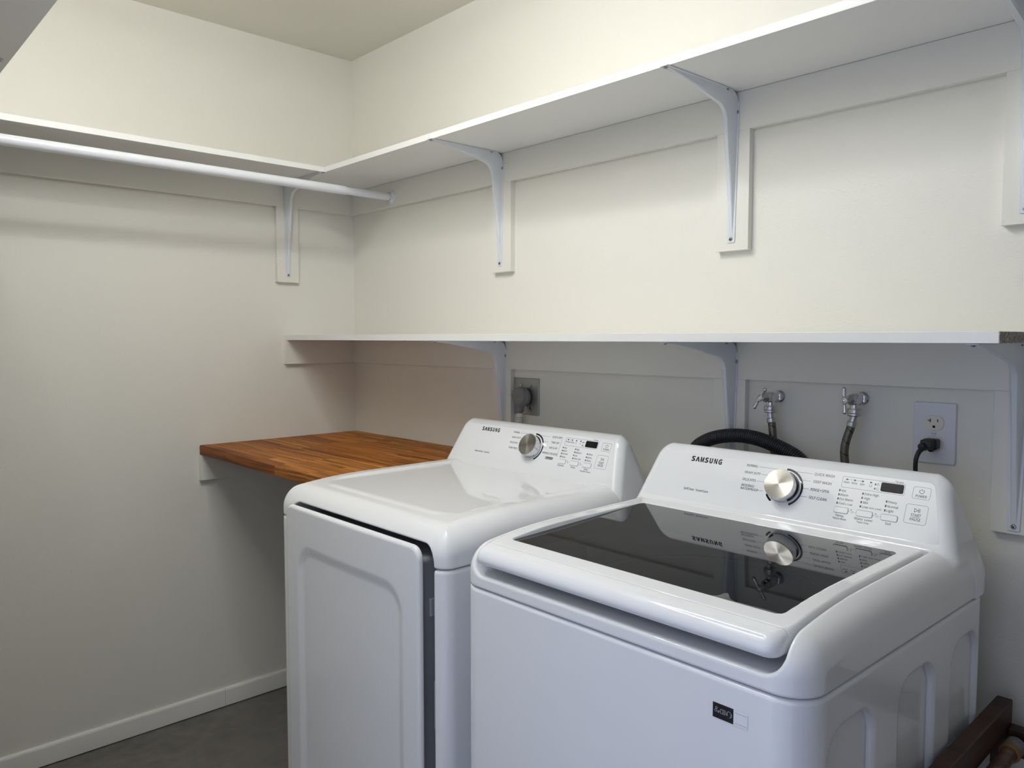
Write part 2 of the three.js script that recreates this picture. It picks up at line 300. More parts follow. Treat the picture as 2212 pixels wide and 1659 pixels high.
function makeBracket(pos, turn, label, y) {
  const b = thing('shelf_bracket', label, 'bracket', pos, 'stamped steel shelf brackets'); b.rotation.y = turn;
  part('wall_flange', flangeA, M.bracket, b); part('shelf_flange', flangeB, M.bracket, b); part('rib', bracketRib, M.bracket, b);
  const put = (x, y0, z, axis) => { const s = part('screw', screwGeo, M.zinc, b, 'zinc screw head'); const c = part('cross_slot', crossGeo, M.black, s); s.position.set(x, y0, z); s.rotation.set(axis === 'z' ? Math.PI / 2 : Math.PI, axis === 'z' ? 0.5 : 0.4, 0); };
  put(0, -0.342, 0.0021, 'z'); put(0.0125, -0.047, 0.0021, 'z'); put(0, -0.0026, 0.2695, 'y'); put(0.0125, -0.0026, 0.047, 'y');
  return b;
}
const shelfBracketLabels = ['steel bracket under upper shelf, above the dryer, beside board joint', 'steel bracket under upper shelf, above the washer knob', 'steel bracket under upper shelf, above the white outlet plate',
  'steel bracket under lower shelf, beside the grey dryer plug', 'steel bracket under lower shelf, above the corrugated drain hose', 'steel bracket under lower shelf at its raw chipboard end'];
[0.9, 1.7235, 2.326].forEach((x, i) => makeBracket([x, SY0 - 0.0004, T], 0, shelfBracketLabels[i]));
[0.9135, 1.731, 2.3265].forEach((x, i) => makeBracket([x, LOT, T], 0, shelfBracketLabels[3 + i]));
makeBracket([T, SY0 - 0.0004, 0.294], Math.PI / 2, 'steel bracket on left wall behind the hanging rod');
makeBracket([0.80, SY0 - 0.0004, RZ], Math.PI, 'steel bracket under the shaded shelf opposite the back wall');

// ------------------------------------------------------------------ hanging rod
{
  const r = thing('hanging_rod', 'white metal closet rod under the left shelf', 'rod', [0.300, 1.866, 0]);
  const z = (g, z0) => { g.rotateX(Math.PI / 2); g.translate(0, 0, z0); return g; };
  part('outer_tube', z(lathe([[0.0140, 0], [0.0157, 0.0006], [0.0157, RZ - 0.215 - 0.001], [0.0140, RZ - 0.215 - 0.001]]), 0.214), M.rod, r);
  part('inner_tube', z(lathe([[0.0138, 0], [0.0138, 0.215]]), 0.022), M.rod, r);
  part('flange_cup', z(lathe([[0.0145, 0.002], [0.0145, 0.013], [0.0175, 0.013], [0.018, 0.004], [0.0255, 0.0025], [0.026, 0]].reverse()), T + 0.0003), M.rod, r);
}

// ------------------------------------------------------------------ butcher-block counter: every stave a piece of its own
{
  const c = thing('wooden_counter', 'brown butcher-block counter between left wall and dryer', 'counter');
  const rows = 17, y0 = 0.9335, y1 = 0.9667, zf = 0.6345, x1 = 0.866, w = zf / rows, g = 0.00025;
  for (let k = 0; k < rows; k++) {
    let x = 0.001; const front = k === rows - 1;
    while (x < x1 - 0.01) {
      let len = 0.18 + rnd() * 0.38; if (x === 0.001) len *= 0.35 + 0.65 * rnd(); if (x1 - x - len < 0.09) len = x1 - x;
      let b;
      if (front) { // front stave: rounded upper and lower edge, the free corner rounded too
        const s = new THREE.Shape(), r = 0.006, d = w - g, h = y1 - y0; s.moveTo(0, 0); s.lineTo(d - r * 0.6, 0); s.quadraticCurveTo(d, 0, d, r * 0.6); s.lineTo(d, h - r); s.quadraticCurveTo(d, h, d - r, h); s.lineTo(0, h); s.closePath();
        b = new THREE.ExtrudeGeometry(s, { depth: len - g, bevelEnabled: false, curveSegments: 5 }); b.rotateY(Math.PI / 2); b.scale(1, 1, -1); b.translate(0, 0, 0);
        const q = b.attributes.position; const ix = b.index; // mirrored: turn the faces round again
        if (b.index) b = b.toNonIndexed(); const p = b.attributes.position.array, nn = b.attributes.normal.array; for (let i = 0; i < p.length; i += 9) for (let t = 0; t < 3; t++) { let a = p[i + 3 + t]; p[i + 3 + t] = p[i + 6 + t]; p[i + 6 + t] = a; }
        b.deleteAttribute('normal'); b.computeVertexNormals(); b = creased(b, 0.6); b.translate(x, y0, k * w);
      } else b = box(x, y0, k * w + (k ? 0 : 0.001), x + len - g, y1 - rnd() * 0.0003, (k + 1) * w - g, 0.0004, 1);
      b = uvBox(b); const uv = b.attributes.uv, ou = rnd(), ov = rnd(), sc = 0.9 + rnd() * 0.4;
      for (let i = 0; i < uv.count; i++) uv.setXY(i, uv.getX(i) * sc + ou, uv.getY(i) * 2.2 + ov);
      part('stave', b, staveTones[Math.floor(rnd() * staveTones.length)], c);
      x += len;
    }
  }
  part('knot', (() => { const g2 = new THREE.SphereGeometry(0.0045, 16, 10); g2.scale(1.6, 1, 0.12); g2.translate(0.215, 0.949, zf - 0.0004); return uvBox(g2); })(), std(0.10, 0.038, 0.014, 0.6), c, 'dark knot');
}

// ------------------------------------------------------------------ printing on the machines
function canvasTex(w, h, draw) { const c = document.createElement('canvas'); c.width = w; c.height = h; const x = c.getContext('2d'); draw(x, w, h); const t = new THREE.CanvasTexture(c); t.colorSpace = THREE.SRGBColorSpace; t.anisotropy = 8; return t; }
// panel coordinates: u from -0.32 to 0.32 m, v from 0 to 0.128 m up the slope
const PU = 0.32, PV = 0.128, PW = 2048, PH = Math.round(2048 * PV / (2 * PU));
const panelWhite = '#ecedee';
function panelCanvas(kind) {
  return canvasTex(PW, PH, (c) => {
    const S = PW / (2 * PU), X = (u) => (u + PU) * S, Y = (v) => (PV - v) * S;
    c.fillStyle = panelWhite; c.fillRect(0, 0, PW, PH);
    const ink = '#26282c', soft = '#5d6066';
    const text = (s, u, v, h, { align = 'left', bold = false, color = ink, sx = 1, italic = false } = {}) => {
      c.save(); c.translate(X(u), Y(v)); c.scale(sx, 1); c.fillStyle = color; c.font = (italic ? 'italic ' : '') + (bold ? 'bold ' : '') + Math.round(h / 0.72 * S) + 'px sans-serif'; c.textAlign = align; c.textBaseline = 'alphabetic'; c.fillText(s, 0, 0); c.strokeStyle = color; c.lineWidth = 0.5; c.strokeText(s, 0, 0); c.restore();
    };
    const line = (pts, w = 0.0006, color = soft) => { c.strokeStyle = color; c.lineWidth = w * S; c.lineJoin = 'round'; c.beginPath(); pts.forEach((p, i) => (i ? c.lineTo(X(p[0]), Y(p[1])) : c.moveTo(X(p[0]), Y(p[1])))); c.stroke(); };
    const rrect = (u0, v0, u1, v1, r, w = 0.0007, color = '#85888e', fill) => {
      const x = X(u0), y = Y(v1), W = (u1 - u0) * S, H = (v1 - v0) * S, R = r * S; c.beginPath(); c.moveTo(x + R, y); c.lineTo(x + W - R, y); c.arc(x + W - R, y + R, R, -Math.PI / 2, 0); c.lineTo(x + W, y + H - R); c.arc(x + W - R, y + H - R, R, 0, Math.PI / 2); c.lineTo(x + R, y + H); c.arc(x + R, y + H - R, R, Math.PI / 2, Math.PI); c.lineTo(x, y + R); c.arc(x + R, y + R, R, Math.PI, 1.5 * Math.PI); c.closePath();
      if (fill) { c.fillStyle = fill; c.fill(); } if (w) { c.strokeStyle = color; c.lineWidth = w * S; c.stroke(); }
    };
    const led = (u, v, w = 0.0026, h = 0.0042) => rrect(u - w / 2, v - h / 2, u + w / 2, v + h / 2, 0.0007, 0, '', '#1d1f24');
    // the maker's name: wide letters, the A without its bar
    {
      const glyphs = 'SAMSUNG', u0 = -0.212, u1 = -0.133, v = 0.0975, h = 0.0112, step = (u1 - u0) / 7.02; let u = u0;
      for (const g of glyphs) {
        if (g === 'A') { c.fillStyle = '#101114'; const p = [[0, 0], [0.33, 0], [0.5, 0.62], [0.67, 0], [1, 0], [0.66, 1], [0.34, 1]].map(([a, b]) => [X(u + a * step * 0.94), Y(v + b * h)]); c.beginPath(); p.forEach((q, i) => (i ? c.lineTo(...q) : c.moveTo(...q))); c.closePath(); c.fill(); }
        else { const wide = g === 'M' ? 0.90 : 1.02; c.save(); c.translate(X(u + step * 0.47), Y(v)); c.font = 'bold ' + Math.round(h / 0.72 * S) + 'px sans-serif'; const m = c.measureText(g).width; c.scale(step * 0.88 * S / Math.max(m, 1) * (g === 'M' ? 1.08 : 1), 1); c.fillStyle = c.strokeStyle = '#101114'; c.textAlign = 'center'; c.fillText(g, 0, 0); c.lineWidth = 2.2; c.strokeText(g, 0, 0); c.restore(); }
        u += step;
      }
    }
    // dial: dark arc, pointer lines and programme names
    const K = [0.0145, 0.0690];
    c.strokeStyle = '#16171b'; c.lineWidth = 0.0042 * S; c.lineCap = 'round';
    c.beginPath(); c.arc(X(K[0]), Y(K[1]), 0.0375 * S, -Math.PI * 0.5, Math.PI * 0.33); c.stroke();
    if (kind === 'washer') { c.beginPath(); c.arc(X(K[0]), Y(K[1]), 0.0375 * S, Math.PI * 0.70, Math.PI * 0.82); c.stroke(); }
    c.lineCap = 'butt';
    const L = kind === 'washer' ? [['NORMAL', 0.1020], ['HEAVY DUTY', 0.0866], ['DELICATES', 0.0712]] : [['NORMAL', 0.1020], ['HEAVY DUTY', 0.0866], ['DELICATES', 0.0712], ['PERM PRESS', 0.0558]];
    const R = kind === 'washer' ? [['QUICK WASH', 0.1020], ['DEEP WASH', 0.0866], ['RINSE+SPIN', 0.0705], ['SELF CLEAN', 0.0540]] : [['QUICK DRY', 0.1020], ['TIME DRY', 0.0866], ['AIR FLUFF', 0.0712], ['WRINKLE RELEASE', 0.0555]];
    const LU = [-0.0505, -0.0411, -0.0475, -0.0411];
    L.forEach(([s, v], i) => text(s, LU[i], v, 0.0050, { align: 'right', sx: 0.93 }));
    if (kind === 'washer') { text('BEDDING/', -0.0776, 0.0585, 0.0050, { sx: 0.93 }); text('WATERPROOF', -0.0780, 0.0515, 0.0050, { sx: 0.93 }); }
    line([[-0.0485, 0.1043], [-0.0045, 0.1043], [-0.0045, 0.1000]]); line([[-0.039, 0.0889], [-0.0225, 0.0889]]); line([[-0.0455, 0.0735], [-0.0275, 0.0735]]); line([[-0.039, 0.0545], [-0.0265, 0.0545]]);
    R.forEach(([s, v], i) => text(s, kind === 'washer' ? [0.0700, 0.0712, 0.0690, 0.0690][i] : [0.0760, 0.0775, 0.0755, 0.0560][i], v, 0.0052, { sx: 0.95 }));
    line([[0.030, 0.0985], [0.033, 0.1043], [0.066, 0.1043]]); line([[0.048, 0.0889], [0.066, 0.0889]]); line([[0.054, 0.0728], [0.066, 0.0728]]); line(kind === 'washer' ? [[0.052, 0.0563], [0.066, 0.0563]] : [[0.050, 0.0575], [0.0545, 0.0575]]);
    if (kind === 'dryer') {
      line([[0.1085, 0.1070], [0.1125, 0.1070], [0.1125, 0.0535], [0.1085, 0.0535]]);
      rrect(0.0735, 0.0418, 0.1005, 0.0483, 0.001, 0, '', '#17181c'); text('Manual Dry', 0.087, 0.0432, 0.0040, { align: 'center', color: '#e8e8e8', sx: 0.9 });
    }
    text(kind === 'washer' ? 'SelfClean  SmartCare' : 'MoistureSensor  SmartCare', -0.2115, 0.0315, 0.0048, { bold: false, sx: kind === 'washer' ? 1.0 : 0.80, color: '#17181c' });
    // status box
    rrect(0.1262, 0.0865, 0.2388, 0.1078, 0.0025);
    const st = kind === 'washer' ? ['Wash', 'Rinse', 'Spin'] : ['Drying', 'Cooling', ''];
    [0.1345, 0.1492, 0.1637, 0.1788].forEach((u, i) => { led(u, 0.1027, 0.0040, 0.0028); if (st[i]) text(st[i], u, 0.0951, 0.0037, { align: 'center', color: soft, sx: 0.9 }); });
    line([[0.1375, 0.1027], [0.1465, 0.1027]], 0.0005); if (kind === 'washer') line([[0.1522, 0.1027], [0.161, 0.1027]], 0.0005);
    // little symbols: drip tray or garment, child lock, door lock
    line([[0.1768, 0.0985], [0.1772, 0.0945], [0.1806, 0.0945], [0.1812, 0.0985]], 0.0006); line([[0.179, 0.0975], [0.1815, 0.0975]], 0.0006);
    if (kind === 'dryer') { c.strokeStyle = soft; c.lineWidth = 0.0006 * S; c.beginPath(); c.arc(X(0.1637), Y(0.0963), 0.0018 * S, 0, 7); c.stroke(); }
    led(0.1872, 0.1003, 0.0024, 0.0036); led(0.1872, 0.0920, 0.0024, 0.0036);
    rrect(0.1900, 0.0985, 0.1938, 0.1012, 0.0004, 0.0005); c.strokeStyle = soft; c.lineWidth = 0.0005 * S; c.beginPath(); c.arc(X(0.1919), Y(0.1012), 0.0013 * S, Math.PI, 0); c.stroke(); rrect(0.1900, 0.0900, 0.1936, 0.0938, 0.0004, 0.0005); line([[0.1925, 0.0898], [0.1945, 0.0898]], 0.0006);
    text(kind === 'washer' ? '*(3 sec)' : '*(3 sec)', 0.2345, 0.1088, 0.0030, { align: 'right', color: soft });
    // option columns
    const cols = kind === 'washer'
      ? [[0.1253, ['Hot', 'Warm', 'Eco Warm', 'Cool'], 0.0797, 'Temp.', '*Extra Rinse', 0.1355], [0.1687, ['Extra High', 'High', 'Mid', 'Low'], 0.0795, 'Water Level', '*Spin Only', 0.1785], [0.2124, ['Heavy', 'Normal', 'Light'], 0.0711, 'Soil', '', 0.2223]]
      : [[0.1253, ['Very', 'More', 'Normal', 'Damp'], 0.0797, 'Dryness', '', 0.1355], [0.1687, ['High', 'Medium', 'Low', 'Extra Low'], 0.0795, 'Temp.', '', 0.1785], [0.2124, ['60min', '40min', '20min'], 0.0711, 'Time', '*Wrinkle Prevent', 0.2223]];
    for (const [u, names, v0, foot, star, mid] of cols) {
      names.forEach((s, i) => { const v = v0 - i * 0.00825; led(u, v); text(s, u + 0.0027, v - 0.0021, 0.0042, { color: '#3c3f45', sx: 0.95 }); });
      text(foot, mid, 0.0290, 0.0045, { align: 'center', color: '#3c3f45' }); if (star) text(star, mid, 0.0235, 0.0034, { align: 'center', color: '#3c3f45' });
    }
    if (kind === 'washer') { text('o Cold', 0.1405, 0.0530, 0.0034, { color: soft }); text('o Auto Level', 0.1805, 0.0530, 0.0034, { color: soft }); }
    for (const u of [0.1562, 0.2008]) { line([[u - 0.0072, 0.0415], [u - 0.0050, 0.0415]], 0.0006); line([[u + 0.0050, 0.0415], [u + 0.0072, 0.0415]], 0.0006); text('*', u - 0.0042, 0.0420, 0.0040, { color: soft }); rrect(u - 0.0014, 0.0400, u + 0.0022, 0.0425, 0.0004, 0.0006); }
    for (const [u, w] of [[0.1355, 0.0266], [0.1785, 0.0291], [0.2223, 0.0286]]) rrect(u - w / 2, 0.0417 - 0.0058, u + w / 2, 0.0417 + 0.0058, 0.0028, 0.0009);
    // power and start buttons (printed outlines on the film)
    rrect(0.2530, 0.0845, 0.2820, 0.1062, 0.0032); c.strokeStyle = ink; c.lineWidth = 0.0008 * S; c.beginPath(); c.arc(X(0.2675), Y(0.0985), 0.0038 * S, -Math.PI * 0.32, Math.PI * 1.32); c.stroke(); line([[0.2675, 0.0988], [0.2675, 0.1030]], 0.0008, ink); text('POWER', 0.2675, 0.0876, 0.0045, { align: 'center', sx: 0.92 });
    rrect(0.2468, 0.0385, 0.2832, 0.0732, 0.0040); line([[0.2615, 0.0595], [0.2615, 0.0665], [0.2668, 0.0630], [0.2615, 0.0595]], 0.0008, ink); line([[0.2682, 0.0595], [0.2682, 0.0665]], 0.0008, ink); line([[0.2702, 0.0595], [0.2702, 0.0665]], 0.0008, ink);
    text('START', 0.265, 0.0520, 0.0047, { align: 'center', sx: 0.95 }); line([[0.2585, 0.0503], [0.2715, 0.0503]], 0.0006, ink); text('PAUSE', 0.265, 0.0442, 0.0047, { align: 'center', sx: 0.95 });
  });
}
const stickerTex = canvasTex(512, 340, (c) => {
  c.fillStyle = '#050507'; c.fillRect(0, 0, 512, 340); c.strokeStyle = '#b9bbc4'; c.lineWidth = 9; c.lineJoin = 'round'; c.lineCap = 'round';
  c.beginPath(); c.arc(92, 110, 22, 0, 7); c.stroke(); c.beginPath(); c.moveTo(50, 190); c.quadraticCurveTo(52, 140, 92, 150); c.quadraticCurveTo(110, 160, 112, 186); c.lineTo(60, 204); c.stroke(); c.beginPath(); c.moveTo(130, 200); c.lineTo(158, 158); c.lineTo(172, 170); c.lineTo(146, 210); c.closePath(); c.stroke();
  c.strokeRect(196, 112, 58, 92); c.strokeRect(254, 112, 58, 92); c.beginPath(); c.moveTo(284, 135); c.lineTo(284, 180); c.stroke();
  c.beginPath(); c.arc(408, 158, 56, Math.PI, 0); c.stroke(); c.strokeRect(346, 156, 20, 42); c.strokeRect(450, 156, 20, 42); c.beginPath(); c.moveTo(460, 200); c.quadraticCurveTo(455, 232, 418, 232); c.stroke();
});
const labelTex = canvasTex(256, 340, (c) => { // white label: two lines too small to read, the code between them left out
  c.fillStyle = '#e9eaee'; c.fillRect(0, 0, 256, 340); c.fillStyle = '#4a4d58';
  for (const [y, n] of [[62, 9], [292, 10]]) for (let i = 0, x = 30; i < n; i++) { const w = 10 + ((i * 37 + y) % 13); c.fillRect(x, y, w, 9); x += w + 7; }
});

// ------------------------------------------------------------------ washer and dryer
// local frames: origin on the floor under the middle of the machine, front towards +z
const NY = 0.4284, NZ = 0.9036; // normal of the sloping control panel
function consoleField(x, y, z, zb, back) {
  const ax = Math.abs(x);
  const front = (y - 0.984) * NY + (z - zb) * NZ, side = (ax - 0.3355) * 0.968 + (y - 0.984) * 0.250, top = y - 1.108, rear = -(z - back) * 0.95 + (y - 0.95) * 0.312;
  return rmax(rmax(rmax(front, side, 0.022), top, 0.034), rear, 0.040);
}
function onPanel(o, u, v, zb, lift = 0) { // places a child on the panel plane
  o.position.set(u, 0.984 + v * NZ + lift * NY, zb - v * NY + lift * NZ); o.rotation.x = -Math.atan2(NY, NZ); return o;
}
function panelPatch() {
  const P = [[-0.311, 0.008], [0.311, 0.008], [0.2865, 0.116], [-0.2865, 0.116]], s = new THREE.Shape(), r = 0.012;
  for (let i = 0; i < 4; i++) { const a = P[(i + 3) % 4], b = P[i], d = P[(i + 1) % 4], la = Math.hypot(a[0] - b[0], a[1] - b[1]), ld = Math.hypot(d[0] - b[0], d[1] - b[1]); const p = [b[0] + (a[0] - b[0]) / la * r, b[1] + (a[1] - b[1]) / la * r], q = [b[0] + (d[0] - b[0]) / ld * r, b[1] + (d[1] - b[1]) / ld * r]; if (i) s.lineTo(...p); else s.moveTo(...p); s.quadraticCurveTo(b[0], b[1], ...q); }
  const g = new THREE.ShapeGeometry(s, 6), p = g.attributes.position, uv = g.attributes.uv; for (let i = 0; i < p.count; i++) uv.setXY(i, (p.getX(i) + PU) / (2 * PU), p.getY(i) / PV); return g;
}
const patchGeo = panelPatch();
const buttonGeo = (w, h) => { const g = new THREE.ExtrudeGeometry(roundedShape(w, h, 0.0022), { depth: 0.0006, bevelEnabled: true, bevelSize: 0.0005, bevelThickness: 0.0007, bevelSegments: 3, curveSegments: 5 }); return uvBox(g); };
function controls(m, zb, kind) {
  const film = phys(1, 1, 1, 0.03, { map: panelCanvas(kind) }); film.color.setRGB(0.97, 0.97, 0.975);
  onPanel(part('control_panel', patchGeo, film, m, 'white panel printed with programme names'), 0, 0, zb, 0.0004);
  for (const [u, w] of [[0.1355, 0.0250], [0.1785, 0.0275], [0.2223, 0.0270]]) onPanel(part('button', buttonGeo(w, 0.0098), M.plastic, m), u, 0.0417, zb, 0.0005);
  const d = buttonGeo(0.0385, 0.0160); onPanel(part('display', d, M.blackGloss, m, 'dark display window'), 0.2172, 0.0975, zb, 0.0002);
  const k = onPanel(part('knob', lathe([[0.0290, 0], [0.0322, 0.0008], [0.0326, 0.004], [0.0312, 0.0062], [0.0309, 0.0215], [0.0300, 0.0235]], 64).rotateX(Math.PI / 2), M.chrome, m, 'chrome programme knob'), 0.0145, 0.0690, zb, 0.0004);
  // brushed face: uv turns round the middle so that the brushing runs in circles
  const n = 96, pos = [], uv = [], idx = [], nor = [];
  for (let i = 0; i <= n; i++) { const a = i / n * Math.PI * 2; pos.push(0.0002 * Math.cos(a), 0.0002 * Math.sin(a), 0.0238, 0.0301 * Math.cos(a), 0.0301 * Math.sin(a), 0.0236); uv.push(i / n, 0, i / n, 1); nor.push(0, 0, 1, 0, 0, 1); if (i < n) idx.push(2 * i, 2 * i + 1, 2 * i + 3, 2 * i, 2 * i + 3, 2 * i + 2); }
  const f = new THREE.BufferGeometry(); f.setAttribute('position', new THREE.Float32BufferAttribute(pos, 3)); f.setAttribute('normal', new THREE.Float32BufferAttribute(nor, 3)); f.setAttribute('uv', new THREE.Float32BufferAttribute(uv, 2)); f.setIndex(idx);
  part('knob_face', f, M.brushed, k, 'circularly brushed metal face');
}
function sticker(m, x, y, z) {
  const s = new THREE.PlaneGeometry(0.0310, 0.0206); const a = part('label', s, std(1, 1, 1, 0.35, { map: stickerTex }), m, 'black label with three white symbols'); a.position.set(x, y, z);
  const b = part('label', new THREE.PlaneGeometry(0.0205, 0.0206), std(1, 1, 1, 0.45, { map: labelTex }), m, 'small white label'); b.position.set(x + 0.0262, y, z);
}
const crown = (z, z0, L) => { const t = Math.max(0, (z - z0) / L); return 0.016 * Math.pow(t, 2.2); };

// ---- washer
{
  const m = thing('washing_machine', 'white top-loading washer with dark glass lid, right of dryer', 'washer', [1.966, 0, 0.46]);
  const ZF = 0.320, ZB = -0.340, ZM = (ZF + ZB) / 2, ZH = (ZF - ZB) / 2, CB = -0.200;
  const wide = (x, z) => x * 0.343 / (0.343 - 0.022 * z);
  const plan = (x, z, r = 0.05) => rr2(wide(x, z), z - ZM, 0.343, ZH, r);
  const topY = (z) => 0.984 - crown(z, 0.08, 0.22);
  const slot = (x, y, z) => rmax(rmax(Math.abs(x) - 0.3000, 0.9165 - y, 0.028), -(z + 0.193), 0.004);
  const holeR = (x, z) => Math.hypot(x, z - 0.03) - 0.222;
  const coverF = (x, y, z) => {
    const p = plan(x, z), deck = rmax(p, y - topY(z), 0.05), con = rmax(Math.max(consoleField(x, y, z, CB, -0.355), rr2(wide(x, z), z + 0.0175, 0.343, 0.3375, 0.05) - 0.001), 0.962 - 0.075 * sstep(-0.245, -0.275, z) - y, 0.006);
    let d = rmin(deck, con, 0.010);
    d = rmax(d, -slot(x, y, z), 0.0055);
    d = rmax(d, 0.8935 - y, 0.0045);
    return Math.max(d, -holeR(x, z));
  };
  part('top_cover', netMesh(coverF, [-0.37, 0.886, -0.378], [0.37, 1.116, 0.335], 0.0027), M.plastic, m);
  const bodyF = (x, y, z) => {
    const X = wide(x, z); let d = rmax(plan(x, z), y - 0.8912, 0.006); d = rmax(d, 0.03 - y, 0.006);
    for (const [z0, z1] of [[0.127, 0.260], [-0.092, 0.038], [-0.296, -0.172]]) {
      const e = Math.max(rr2(z - (z0 + z1) / 2, y - 0.49, (z1 - z0) / 2, 0.346, 0.042), 0.332 - Math.abs(X)); d = rmax(d, -e, 0.009);
    }
    return Math.max(d, -Math.max(holeR(x, z), 0.40 - y));
  };
  part('cabinet', netMesh(bodyF, [-0.37, 0.015, -0.355], [0.37, 0.905, 0.335], 0.0044), M.enamel, m);
  // lid: frame with a window, a thick grip lip at the front
  const lidF = (grip) => (x, y, z) => {
    const p = rr2(x, z - 0.0665, 0.2952, 0.2565, 0.022), under = 0.9365 + 0.012 * sstep(0.29, 0.26, z);
    let d = rmax(p, y - topY(z) - 0.0012, 0.006 + 0.012 * sstep(0.265, 0.312, z)); d = rmax(d, under - y, 0.011);
    const w = rr2(x, z - 0.0585, 0.2655, 0.1965, 0.012) - (y - 0.972) * 0.25; // window, a little wider above
    d = rmax(d, -w, 0.002);
    return rmax(d, grip ? 0.2883 - z : z - 0.2872, 0.0012);
  };
  const lid = part('lid', netMesh(lidF(false), [-0.305, 0.914, -0.20], [0.305, 0.995, 0.300], 0.003), M.plastic, m, 'white lid frame');
  part('grip_lip', netMesh(lidF(true), [-0.305, 0.914, 0.278], [0.305, 0.995, 0.334], 0.0026), M.plastic, lid);
  part('glass', new THREE.PlaneGeometry(0.536, 0.398).rotateX(-Math.PI / 2 + 0.0304).translate(0, 0.9780, 0.0585), M.glass, lid, 'dark tinted glass');
  // peeling protective film at the front right corner of the window
  {
    const g = new THREE.PlaneGeometry(0.105, 0.020, 42, 10); g.rotateX(-Math.PI / 2); const p = g.attributes.position;
    for (let i = 0; i < p.count; i++) { const x = p.getX(i), z = p.getZ(i), t = (0.010 - z) / 0.020, e = Math.exp(-Math.pow((x + 0.036) / 0.008, 2)); p.setY(i, 0.0006 + 0.0055 * e * t + 0.0008 * t * Math.exp(-Math.pow((x - 0.03) / 0.02, 2))); p.setZ(i, 0.010 - (0.010 - z) * (0.30 + 0.45 * e)); }
    g.computeVertexNormals(); g.translate(0.2115, 0.9732, 0.2465); part('protective_film', uvBox(g), M.film, lid, 'peeling clear protective film');
  }
  part('tub_ring', lathe([[0.221, 0.888], [0.221, 0.872], [0.198, 0.868], [0.19, 0.86], [0.19, 0.80], [0.22, 0.795]].reverse(), 64).translate(0, 0, 0.03), M.ringPlastic, m);
  part('drum', lathe([[0, 0.405], [0.16, 0.405], [0.20, 0.44], [0.204, 0.80]], 64).translate(0, 0, 0.03), new THREE.MeshStandardMaterial({ color: 0x8c8e92, metalness: 1, roughness: 0.3, side: THREE.DoubleSide }), m);
  for (const [sx, sz] of [[-1, -1], [-1, 1], [1, -1], [1, 1]]) part('foot', lathe([[0, 0], [0.022, 0], [0.024, 0.008], [0.012, 0.012], [0.012, 0.034]], 20).translate(sx * 0.29, 0, ZM + sz * 0.27), M.black, m);
  controls(m, CB, 'washer');
  sticker(m, 0.2199, 0.8457, ZF + 0.0005);
}

// ---- dryer
{
  const m = thing('clothes_dryer', 'white front-door dryer beside the wooden counter', 'dryer', [1.2235, 0, 0.44]);
  const ZF = 0.328, ZB = -0.328, CB = -0.212, DX = 0.006;
  const plan = (x, z) => rr2(x, z, 0.343, 0.328, 0.03);
  const topY = (x, z) => { const w = sstep(0, 0.022, -rr2(x, z - 0.0, 0.272, 0.262, 0.07)); return (0.984 - crown(z, 0.08, 0.228)) * (1 - w) + 0.9775 * w; };
  const recess = (x, y, z) => rmax(rr2(x - DX - 0.0105, y - 0.52, 0.2930, 0.4155, 0.036), (ZF - 0.105) - z, 0.006);
  const con = (x, y, z) => rmax(Math.max(consoleField(x + 0.006, y, z, CB, -0.362), rr2(x, z + 0.018, 0.343, 0.346, 0.055) - 0.0005), 0.93 - y, 0.003);
  const coverF = (x, y, z) => {
    let d = rmax(plan(x, z), y - topY(x, z), 0.052); d = rmax(d, 0.8935 - y, 0.0045); d = rmax(d, -recess(x, y, z), 0.005); return rmax(d, -(con(x, y, z) - 0.0018), 0.003);
  };
  part('top_cover', netMesh(coverF, [-0.36, 0.886, -0.345], [0.36, 1.0, 0.345], 0.0027), M.plastic, m);
  part('console', netMesh(con, [-0.36, 0.92, -0.376], [0.36, 1.116, -0.16], 0.0030), M.plastic, m);
  const bodyF = (x, y, z) => { let d = rmax(plan(x, z), y - 0.8912, 0.006); d = rmax(d, 0.03 - y, 0.006); return rmax(d, -recess(x, y, z), 0.006); };
  part('cabinet', netMesh(bodyF, [-0.36, 0.015, -0.345], [0.36, 0.905, 0.345], 0.0047), M.enamel, m);
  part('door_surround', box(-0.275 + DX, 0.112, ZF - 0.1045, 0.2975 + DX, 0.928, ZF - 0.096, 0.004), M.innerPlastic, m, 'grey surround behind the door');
  const doorF = (x, y, z) => {
    const e = rr2(x - DX, y - 0.5265, 0.2800, 0.4065, 0.028), i = rr2(x - DX - 0.004, y - 0.484, 0.226, 0.364, 0.07), front = 0.346 - 0.0060 * sstep(0, 0.030, -i) + 0.004 * (1 - Math.pow((x - DX) / 0.2805, 2));
    let d = rmax(e, z - front, 0.0075); return rmax(d, 0.3325 - z, 0.004);
  };
  const door = part('door', netMesh(doorF, [-0.30, 0.105, 0.325], [0.31, 0.94, 0.362], 0.0034), M.enamel, m, 'white door with sunken middle');
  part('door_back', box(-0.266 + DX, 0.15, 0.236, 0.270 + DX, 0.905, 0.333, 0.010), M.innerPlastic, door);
  part('latch', box(0.2755, 0.785, 0.300, 0.2825, 0.822, 0.314, 0.002), M.ringPlastic, door);
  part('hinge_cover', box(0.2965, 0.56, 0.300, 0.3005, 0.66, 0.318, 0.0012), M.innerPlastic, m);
  for (const [sx, sz] of [[-1, -1], [-1, 1], [1, -1], [1, 1]]) part('foot', lathe([[0, 0], [0.022, 0], [0.024, 0.008], [0.012, 0.012], [0.012, 0.034]], 20).translate(sx * 0.29, 0, sz * 0.27), M.black, m);
  const panel = new THREE.Group(); // controls sit a few millimetres left of the middle
  controls(m, CB, 'dryer');
  for (const c of m.children) if (['control_panel', 'button', 'display', 'knob'].includes(c.name)) c.position.x -= 0.006;
  sticker(m, 0.1725, 0.8702, 0.3460 + 0.0004);
}

